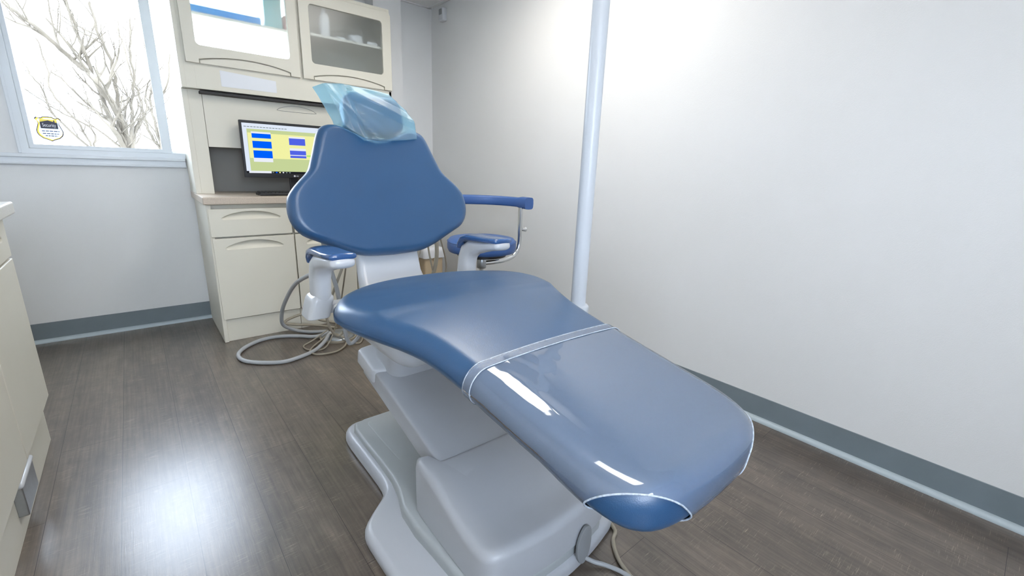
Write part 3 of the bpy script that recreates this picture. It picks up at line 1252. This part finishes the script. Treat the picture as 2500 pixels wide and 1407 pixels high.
top_loop = boundary_loops(tb)
for s in (-1, 1):
    bmesh.ops.bisect_plane(tb, geom=tb.verts[:] + tb.edges[:] + tb.faces[:], plane_co=(X(s * .178), .332, .598), plane_no=(s * .60, -.64, -.48), clear_outer=True)
allow = boundary_loops(tb)
# loose wrinkles near the seam
for v in tb.verts:
    y = v.co.y
    k = math.exp(-((y - .70) / .05) ** 2)
    n_ = noise.noise(Vector((v.co.x * 30, v.co.y * 34, 3.1)))
    n2 = noise.noise(Vector((v.co.x * 60, v.co.y * 60, 8.1)))
    side = 1.0 if v.co.x < X(-.05) else .45
    if v.co.y < .756:
        v.co.z += side * k * (.006 * max(0, n_) + .0025 * max(0, n2))
    # long crease along the left roll and a dent near the right end of the seam
    cx = v.co.x - X(-.195)
    v.co.z += .003 * math.exp(-(cx / .012) ** 2) * max(0, min(1, (.70 - y) / .1)) * max(0, min(1, (y - .45) / .1))
    v.co.z += .004 * math.exp(-((v.co.x - X(.215) - .35 * (y - .70)) / .010) ** 2 - ((y - .70) / .03) ** 2)
cover = part('toe_cover', tb, M['clear'], chair, True, label='clear glossy vinyl sleeve over the foot end')
sb_ = slab(grow(seat_out, .0055), seat_spine, lambda x, y: seat_top(x, y, .0050), lambda x, y: seat_bot(x, y, .0055), .052, .036, m=9, q=8, xf=lambda x, y, z: (X(x), y, z))
for y_, out in ((.757, True), (.731, False)):
    bmesh.ops.bisect_plane(sb_, geom=sb_.verts[:] + sb_.edges[:] + sb_.faces[:], plane_co=(X(0), y_, .66), plane_no=(0, 1, 0), clear_outer=out, clear_inner=not out)
bmesh.ops.subdivide_edges(sb_, edges=sb_.edges[:], cuts=2, use_grid_fill=True)
for v in sb_.verts:
    v.co.z += .0016 * noise.noise(Vector((v.co.x * 75, v.co.y * 90, 1.0)))
part('stitched_band', sb_, M['band'], cover, True)
hb = bmesh.new()
for lp in allow:
    if len(lp) > 6:
        part('hem', tube(lp, .0019, 6, True), M['hem'], cover, True)
for lp in top_loop:
    L2 = [Vector((p.x, p.y - .0265, p.z + .0022 - .0265 * .165)) for p in lp]
    part('stitching', tube(L2, .0014, 5, True), M['hem'], cover, True)
hb.free()

# ---- backrest
bh = [(0, .793), (.10, .797), (.15, .806), (.20, .824), (.245, .845), (.290, .866), (.335, .889), (.363, .925), (.373, .968), (.367, 1.014), (.350, 1.043), (.326, 1.069),
      (.284, 1.11), (.263, 1.155), (.246, 1.20), (.228, 1.247), (.208, 1.272), (.168, 1.284), (.115, 1.272), (.06, 1.250), (0, 1.243)]
bh = [(v.x, v.y) for v in catmull([(x, y, 0) for x, y in bh], 3)]
bh[0] = (0, .793); bh[-1] = (0, 1.243)
back_out = mirror_outline(bh)
KB = .33


def back_xf(x, s, n):       # s = height z on the mid plane, n = forward of it (towards the foot end)
    nv = Vector((0, -1, KB)).normalized()
    return Vector((X(x), 1.715 + KB * (s - .95), s)) + nv * n


def back_spine(x, s):
    return (0.0, min(max(s, .97), 1.15))


bb = slab(back_out, back_spine, lambda x, s: .026 - .016 * (1 - min(1, (x / .36) ** 2)) + .010, lambda x, s: -.030, .034, .020, xf=back_xf, m=9, q=7)
part('backrest', bb, M['blue'], chair, True)
bs = slab([(x * .9, 1.03 + (s - 1.03) * .9) for x, s in back_out], back_spine, lambda x, s: -.024, lambda x, s: -.052, .004, .02, xf=back_xf)
part('back_shell', bs, M['white'], chair, True)
# white support spine between seat and back
sp = sweep([(X(0), 1.60, .56), (X(0), 1.66, .62), (X(0), 1.715, .70), (X(0), 1.745, .80), (X(0), 1.80, .95), (X(0), 1.86, 1.12)],
           [(.15, .05), (.142, .038), (.134, .032), (.130, .030), (.125, .026), (.11, .020)], e=.35, n=36)
part('back_support', sp, M['white'], chair, True)

# ---- head rest
hr = thing  # (kept simple: pad and stalk are parts of the chair)
hp = slab(rrect(-.11, .135, 1.262, 1.415, .05, 6), lambda x, s: (min(max(x, -.03), .06), 1.338), lambda x, s: .020, lambda x, s: -.070, .03, .03,
          xf=lambda x, s, n: back_xf(x, s, n) + Vector((0, -.005, 0)))
part('headrest', hp, M['blue'], chair, True)
part('headrest_stalk', box(X(-.02), X(.045), 1.855, 1.875, 1.12, 1.31, .004), M['steel'], chair)

# ---- film sleeve over the head rest
FO = [(-.190, 1.424), (-.150, 1.431), (-.112, 1.433), (-.05, 1.430), (.0, 1.428), (.04, 1.425), (.072, 1.420), (.105, 1.392), (.140, 1.362), (.155, 1.33), (.168, 1.288), (.171, 1.268), (.169, 1.250),
      (.12, 1.243), (.055, 1.236), (0, 1.232), (-.056, 1.230), (-.085, 1.250), (-.112, 1.268), (-.131, 1.284), (-.142, 1.32), (-.155, 1.355), (-.172, 1.392)]
FO = [(x, z) for x, z in FO]
FD = []
for i in range(len(FO)):
    a, c_ = FO[i], FO[(i + 1) % len(FO)]
    for k in range(4):
        FD.append((a[0] + (c_[0] - a[0]) * k / 4, a[1] + (c_[1] - a[1]) * k / 4))


def film_xf(x, z, n):
    return Vector((X(x), 1.80 + .28 * (z - 1.25) - n, z))


def fold(x, z):
    # creases fanning from the pointed corner and a valley over the pad
    p = Vector((x * 1.0 + .3 * z, z - .2 * x, 0))
    c1 = noise.voronoi(Vector((x * 8 + 4.2, z * 8 + 1.1, .4)))[0]
    f = .012 * min(c1[1] - c1[0], .5) + .006 * noise.noise(Vector((x * 14, z * 14, 4.7)))
    f += .022 * max(0, 1 - abs((z - 1.365) + .38 * (x - .03)) / .030) * (1 if x > -.10 else 0)     # bright ridge slanting down to the right
    f += .016 * max(0, 1 - abs((x + .100) - .28 * (1.36 - z)) / .022)                                # upright fold at the left
    f += .012 * max(0, 1 - abs((x + .040) - .9 * (1.27 - z)) / .018)
    return f


fb = slab(FD, lambda x, z: (min(max(x, -.06), .08), 1.33), lambda x, z: .024 + fold(x, z), lambda x, z: -.100 + .5 * fold(x + .2, z + .05), .006, .006,
          xf=film_xf, m=30, q=3)
part('headrest_sleeve', fb, M['film'], chair, True, label='crumpled pale blue film sleeve over the headrest')

# ---- arms
def arm(s):
    xo = .315 * s
    post = sweep([(X(xo), 1.615, .645), (X(xo), 1.612, .70), (X(xo), 1.607, .75), (X(xo), 1.590, .788), (X(xo), 1.552, .813), (X(xo), 1.49, .825), (X(xo), 1.43, .836), (X(xo), 1.365, .847)],
                 [(.033, .050), (.032, .047), (.033, .045), (.035, .041), (.037, .034), (.039, .026), (.041, .020), (.040, .019)], e=.72)
    o = part('armrest', post, M['white'], chair, True)
    padp = [(X(xo), 1.645, .800), (X(xo), 1.632, .821), (X(xo), 1.606, .842), (X(xo), 1.565, .854), (X(xo), 1.50, .858), (X(xo), 1.43, .861), (X(xo), 1.36, .866)]
    pad = sweep(padp, [(.030, .006), (.036, .012), (.040, .015), (.043, .015), (.045, .014), (.045, .013), (.044, .011)], e=.68)
    part('pad', pad, M['bluegloss'], o, True)
    kn = slab(rrect(xo - .040, xo + .040, 1.565, 1.665, .02, 4), lambda x, y: (min(max(x, xo - .02), xo + .02), min(max(y, 1.59), 1.64)),
              lambda x, y: .690, lambda x, y: .605, .022, .006, xf=lambda x, y, z: (X(x + s * .022 * (.69 - z) / .08), y, z))
    part('knuckle', kn, M['white'], o, True)
    part('bracket', box(X(min(xo, xo - s * .16)), X(max(xo, xo - s * .16)), 1.585, 1.635, .615, .650, .006), M['grey'], o)


arm(-1)
arm(1)

# ---- under-seat casting, lift arm, base
cs = slab(rrect(-.305, .305, 1.16, 1.58, .07, 6), lambda x, y: (min(max(x, -.12), .12), min(max(y, 1.30), 1.46)), lambda x, y: .658, lambda x, y: .495, .01, .07,
          xf=lambda x, y, z: (X(x * (1 - .42 * (.652 - z) / .18)), y + .04 * (.652 - z) / .18, z))
part('seat_casting', cs, M['white'], chair, True)
part('seat_plate', box(X(-.20), X(.20), .98, 1.50, .636, .655, .004), M['dark'], chair)

# lift arm: rounded box along the slope
la = bmesh.new()


def arm_box(y0, z0, y1, z1, hw, hh, e, n=40):
    return sweep([(X(0), y0 + (y1 - y0) * k / 8, z0 + (z1 - z0) * k / 8) for k in range(9)], [(hw, hh)] * 9, e=e, n=n, endround=False)


part('lift_arm', arm_box(.90, .190, 1.60, .372, .178, .046, .2), M['grey'], chair, True)
fl = sweep([(X(0), 1.50 + .017 * k, .368 + .0040 * k) for k in range(9)], [(.187, .036)] * 9, e=.2, n=40)
part('arm_cap', fl, M['white'], chair, True)
part('lift_column', slab(rrect(-.14, .14, 1.42, 1.60, .05, 5), lambda x, y: (min(max(x, -.05), .05), 1.51), lambda x, y: .53, lambda x, y: .33, .01, .01,
                         xf=lambda x, y, z: (X(x), y, z)), M['grey'], chair, True)


# motor cover
co_half = []
for k in range(9):
    x = .19 * k / 8
    co_half.append((x, .668 + .52 * x * x))
for k in range(1, 6):
    a = PI / 2 * k / 5
    co_half.append((.19 + .052 * math.sin(a), .668 + .52 * .19 ** 2 + .052 * (1 - math.cos(a))))
co_half += [(.243, .80), (.242, .88), (.240, .96), (.236, 1.04), (.232, 1.075), (.218, 1.095), (.198, 1.09), (.186, 1.05), (.182, 1.040), (.10, 1.032), (0, 1.03)]
cover_out = mirror_outline(co_half)


def cov_top(x, y):
    t_ = max(0, min(1, (y - .74) / .28))
    return .208 + .062 * t_ * t_ * (3 - 2 * t_) + .006 * (1 - (x / .24) ** 2)


cv = slab(cover_out, lambda x, y: (min(max(x, -.14), .14), min(max(y, .80), .93)), cov_top, lambda x, y: .088, .027, .002, xf=lambda x, y, z: (X(x), y, z), m=6, q=7)
part('motor_cover', cv, M['grey'], chair, True)

# base plate with flared front feet
bp_half = []
for k in range(8):
    x = .28 * k / 7
    bp_half.append((x, .660 + .52 * x * x))
bp_half += [(.33, .730), (.362, .765), (.375, .82), (.378, .90), (.380, 1.00), (.381, 1.08), (.380, 1.125), (.368, 1.165), (.335, 1.20), (.290, 1.235), (.262, 1.265), (.248, 1.31), (.245, 1.40),
            (.244, 1.55), (.242, 1.66), (.230, 1.71), (.20, 1.738), (.15, 1.745), (0, 1.745)]
bp_half = [(v.x, v.y) for v in catmull([(x, y, 0) for x, y in bp_half], 2)]
bp_half[0] = (0, .660); bp_half[-1] = (0, 1.745)
base_out = mirror_outline(bp_half)
bspine = lambda x, y: (min(max(x, -.10), .10), min(max(y, .85), 1.62))
bpl = slab(base_out, bspine, lambda x, y: .052 - .012 * max(0, min(1, (abs(x) - .20) / .14)), lambda x, y: .004, .024, .004, xf=lambda x, y, z: (X(x), y, z), m=6, q=6)
part('base_plate', bpl, M['grey'], chair, True)
deck = [(x * .80 if abs(x) > .27 else x * .90, .92 + (y - .92) * (.965 if y > .92 else 1.0)) for x, y in base_out]
deck_half = [(x, y + .006) for x, y in co_half[:14]] + [(.258, .82), (.262, .92), (.268, 1.02), (.262, 1.12), (.236, 1.20), (.222, 1.28), (.216, 1.40), (.215, 1.55), (.212, 1.66), (.195, 1.70), (.15, 1.715), (0, 1.715)]
dk = slab(mirror_outline(deck_half), lambda x, y: (min(max(x, -.10), .10), min(max(y, .85), 1.60)), lambda x, y: .086 - .016 * max(0, min(1, (y - 1.15) / .25)), lambda x, y: .03, .016, .002,
          xf=lambda x, y, z: (X(x), y, z), m=4, q=5)
part('base_deck', dk, M['deck'], chair, True)
# recessed tray of the rear deck
dk2 = slab(rrect(-.155, .155, 1.18, 1.68, .03, 5), lambda x, y: (0, min(max(y, 1.3), 1.6)), lambda x, y: .0735, lambda x, y: .05, .004, .002, xf=lambda x, y, z: (X(x), y, z), m=3, q=3)
part('deck_inset', dk2, M['deck'], chair, True)

# oval cable plate on the front face
pl = panel([[(v.x, v.y) for v in catmull([(.874, .142, 0), (.903, .128, 0), (.912, .085, 0), (.907, .040, 0), (.886, .012, 0), (.862, .022, 0), (.845, .060, 0), (.848, .110, 0)], 5, True)]], .010,
           lambda x, y, z: (x, .659 + .52 * (x - CX) ** 2 - z, y), .002)
part('cable_plate', pl, M['greyband'], chair, True)
cab = catmull([(.889, .668, .022), (.905, .640, .016), (.928, .615, .010), (.95, .57, .0075), (.96, .50, .0075), (.94, .38, .0075), (.99, .22, .0075), (1.2, .05, .0075), (1.7, -.2, .0075)], 8)
part('power_cord', tube(cab, .0065, 10), M['hose'], chair, True)
cab = catmull([(1.06, .95, .03), (1.085, .80, .0075), (1.066, .69, .0075), (1.022, .66, .0075), (.984, .615, .0075), (.965, .57, .0075), (.955, .50, .0075), (.99, .36, .0075), (1.1, .2, .0075), (1.4, .0, .0075), (1.8, -.3, .0075)], 8)
part('power_cord', tube(cab, .0065, 10), M['hosetan'], chair, True)

# tall post for the overhead light, carried beside the seat
PX, PY = 1.272, 1.10
part('light_post', tube([(PX, PY, .62), (PX, PY, 2.40)], .0288, 32), M['pole'], chair, True)
part('post_collar', lathe(PX, PY, [(0, .594), (.038, .594), (.043, .600), (.043, .636), (.038, .643), (0, .643)], 32), M['pole'], chair, True)
part('post_bracket', tube(catmull([(PX, PY, .592), (PX - .02, PY + .03, .575), (PX - .16, PY + .16, .57), (X(.10), 1.36, .58)], 6), .026, 16), M['white'], chair, True)

# instrument hoses hanging behind the backrest from the rear holder
hold = box(X(-.22), X(.38), 1.955, 2.0, .92, .96, .008)
part('instrument_holder', hold, M['grey'], chair)
part('holder_arm', tube([(X(0), 1.86, .90), (X(0), 1.98, .93)], .02, 12), M['grey'], chair, True)


def hang(name, pts, r, m_):
    part(name, tube(catmull(pts, 8), r, 10), m_, chair, True)


hang('hose', [(.590, 1.97, .93), (.600, 1.975, .78), (.640, 1.98, .60), (.660, 1.985, .45), (.70, 2.02, .30), (.78, 2.0, .40), (.82, 1.98, .60), (.80, 1.98, .92)], .0095, M['hose'])
hang('hose', [(.735, 1.97, .93), (.70, 1.975, .76), (.645, 1.985, .62), (.60, 2.02, .46), (.66, 2.05, .34), (.74, 2.02, .5), (.86, 1.98, .92)], .0060, M['hosetan'])
hang('hose', [(1.12, 1.97, .94), (1.060, 1.98, .74), (1.025, 1.99, .62), (.99, 2.02, .45), (1.04, 2.04, .34), (1.09, 2.0, .46), (1.16, 1.985, .68), (1.135, 1.975, .94)], .0105, M['hosetan'])
hang('hose', [(1.10, 1.975, .94), (1.105, 1.98, .78), (1.135, 1.99, .64), (1.18, 2.0, .5), (1.24, 2.02, .62), (1.18, 1.985, .80), (1.14, 1.975, .94)], .0045, M['hosetan'])

# ================================================================== FOOT CONTROL AND TUBING
t = thing('foot_control', 'round chrome foot control on the floor with coiled grey tubing', 'foot control', (.92, 2.88, 0))
part('disc', lathe(.925, 2.885, [(0, .002), (.098, .002), (.104, .008), (.104, .016), (.096, .022), (.070, .034), (.030, .041), (0, .042)], 40), M['steel'], t, True)
part('ring', lathe(.925, 2.885, [(.105, .001), (.118, .001), (.118, .012), (.105, .012)], 40), M['hosetan'], t, True)
big = [(.70, 1.99, .70), (.655, 2.15, .645), (.650, 2.40, .572), (.640, 2.70, .451), (.625, 2.90, .303), (.618, 3.0, .196), (.635, 3.08, .09), (.715, 3.13, .020), (.790, 3.06, .012), (.873, 2.955, .030), (.80, 2.945, .014), (.70, 3.03, .012), (.60, 3.086, .012), (.50, 3.083, .012), (.411, 3.023, .012),
       (.354, 2.946, .012), (.338, 2.87, .012), (.359, 2.785, .012), (.428, 2.708, .012), (.524, 2.654, .012), (.616, 2.667, .012), (.727, 2.724, .012), (.805, 2.79, .030), (.855, 2.86, .045), (.89, 2.87, .050)]
part('tubing', tube(catmull(big, 8), .0115, 12), M['hose'], t, True)
sm = catmull([(.96, 2.80, .03), (.90, 2.70, .008), (.82, 2.64, .007), (.72, 2.66, .007), (.70, 2.74, .007), (.78, 2.84, .012), (.88, 2.84, .05), (.97, 2.70, .008), (1.03, 2.74, .007), (1.06, 2.86, .007), (1.0, 3.0, .007)], 8)
part('tubing', tube(sm, .0055, 8), M['hosetan'], t, True)
sm = catmull([(.885, 2.55, .55), (.885, 2.68, .30), (.85, 2.74, .10), (.78, 2.72, .012), (.70, 2.76, .008), (.69, 2.84, .007), (.76, 2.90, .008), (.86, 2.90, .06)], 8)
part('tubing', tube(sm, .0048, 8), M['hosetan'], t, True)
sm = catmull([(1.03, 3.12, .008), (.90, 3.14, .05), (.80, 3.15, .115), (.70, 3.155, .10), (.66, 3.15, .075), (.72, 3.14, .055), (.85, 3.12, .03), (.96, 3.02, .02)], 8)
part('tubing', tube(sm, .0085, 10), M['hosetan'], t, True)

# ================================================================== ASSISTANT'S STOOL
SX, SY = 1.595, 2.185
t = thing('stool', 'blue round assistant stool with chrome arm bar behind the patient chair', 'stool', (SX, SY, 0))
sr = .210
prof = [(0, .643), (sr * .86, .643), (sr * .96, .649), (sr, .667), (sr * 1.005, .690), (sr * .985, .713), (sr * .93, .726), (sr * .7, .731), (0, .733)]
part('seat', lathe(SX, SY, prof, 64), M['bluestool'], t, True)
part('piping', tube([(SX + sr * 1.0 * math.cos(2 * PI * k / 64), SY + sr * 1.0 * math.sin(2 * PI * k / 64), .709) for k in range(64)], .0018, 6, True), M['bluestool'], t, True)
part('seat_pan', lathe(SX, SY, [(0, .622), (.15, .622), (.15, .642), (0, .642)], 32), M['black'], t, True)
part('hub', lathe(SX, SY, [(0, .540), (.026, .540), (.029, .544), (.029, .595), (.025, .603), (.025, .622), (0, .622)], 32), M['steel'], t, True)
part('column', lathe(SX, SY, [(.0145, .20), (.0145, .545), (0, .545)], 24), M['chrome'], t, True)
part('gas_lift', lathe(SX, SY, [(.027, .08), (.027, .30), (.022, .305), (0, .305)], 24), M['black'], t, True)
legs = []
for k in range(5):
    a = 2 * PI * k / 5 + .3
    d = Vector((math.cos(a), math.sin(a), 0))
    c0 = Vector((SX, SY, 0))
    lg = tube([c0 + d * .02 + Vector((0, 0, .105)), c0 + d * .16 + Vector((0, 0, .088)), c0 + d * .28 + Vector((0, 0, .070))], [.024, .018, .013], 10)
    L_ = part('leg', lg, M['chrome'], t, True)
    w = c0 + d * .275
    side = Vector((-d.y, d.x, 0))
    cst = tube([w + side * -.012 + Vector((0, 0, .027)), w + side * .012 + Vector((0, 0, .027))], .026, 18)
    tube([w + Vector((0, 0, .03)), w + Vector((0, 0, .068))], .006, 8, bm=cst)
    part('caster', cst, M['black'], L_, True)
# arm bar
bx = 1.912
barp = catmull([(SX + .02, SY, .570), (1.70, 2.190, .566), (1.80, 2.195, .570), (1.862, 2.197, .588), (1.900, 2.199, .63), (bx, 2.2, .69), (bx, 2.2, .76), (bx, 2.2, .90)], 7)
part('arm_bar', tube(barp, .0145, 14), M['chrome'], t, True)
arcp = [(SX + .345 * math.cos(a), SY + .315 * math.sin(a), .930 + .010 * (a / 2.6)) for a in [-.12 + 2.75 * k / 26 for k in range(27)]]
pads = []
bb = bmesh.new()
n = 16
rings = []
for i, p in enumerate(arcp):
    p = Vector(p)
    tt = (Vector(arcp[min(i + 1, 26)]) - Vector(arcp[max(i - 1, 0)])).normalized()
    out = Vector((tt.y, -tt.x, 0))
    sz = 1.0
    hw, hh = .028, .031
    if i < 3:
        hw, hh = .034, .038
    R = []
    for k in range(n):
        th = 2 * PI * k / n
        cs, sn = math.cos(th), math.sin(th)
        R.append(bb.verts.new(p + out * hw * math.copysign(abs(cs) ** .5, cs) + Vector((0, 0, hh * math.copysign(abs(sn) ** .5, sn)))))
    rings.append(R)
for A, B in zip(rings, rings[1:]):
    for k in range(n):
        bb.faces.new((A[k], A[(k + 1) % n], B[(k + 1) % n], B[k]))
bb.faces.new(rings[0][::-1]); bb.faces.new(rings[-1])
part('arm_pad', bb, M['bluestool'], t, True)
kn = tube([(bx + .008, 2.2, .757), (bx + .030, 2.2, .757), (bx + .048, 2.2, .757)], [.006, .013, .017], 14)
part('knob', kn, M['chrome'], t, True)

# ================================================================== BIN BY THE WALL
t = thing('storage_bin', 'tan plastic bin with white lid on the floor near the far corner', 'bin', (1.88, 3.32, 0))
part('body', slab(rrect(1.79, 1.965, 3.25, 3.44, .02, 4), lambda x, y: (min(max(x, 1.84), 1.91), min(max(y, 3.3), 3.4)), lambda x, y: .385, lambda x, y: .002, .004, .004), M['tan'], t, True)
part('lid', slab(rrect(1.775, 1.98, 3.235, 3.455, .03, 5), lambda x, y: (min(max(x, 1.84), 1.91), min(max(y, 3.3), 3.4)), lambda x, y: .475, lambda x, y: .385, .04, .004), M['paper'], t, True)
part('latch', box(1.862, 1.888, 3.228, 3.236, .365, .392, .002), M['tan'], t)

# motion sensor high on the right wall
t = thing('motion_sensor', 'small white motion sensor high on the right wall by the ceiling corner', 'sensor', (2.19, 3.58, 2.30))
part('housing', slab(rrect(3.545, 3.615, 2.298, 2.398, .010, 4), lambda x, y: (3.58, min(max(y, 2.33), 2.37)), lambda x, y: .040, lambda x, y: 0, .012, .001,
                     xf=lambda x, y, z: (2.189 - z, x, y)), M['white'], t, True)
part('lens', panel([rrect(3.558, 3.602, 2.345, 2.388, .006, 3)], .004, lambda x, y, z: (2.149 - z, x, y), .001), M['greyband'], t)

# ------------------------------------------------------------------ tidy
for o in S.objects:
    if '_base' in o:
        del o['_base']
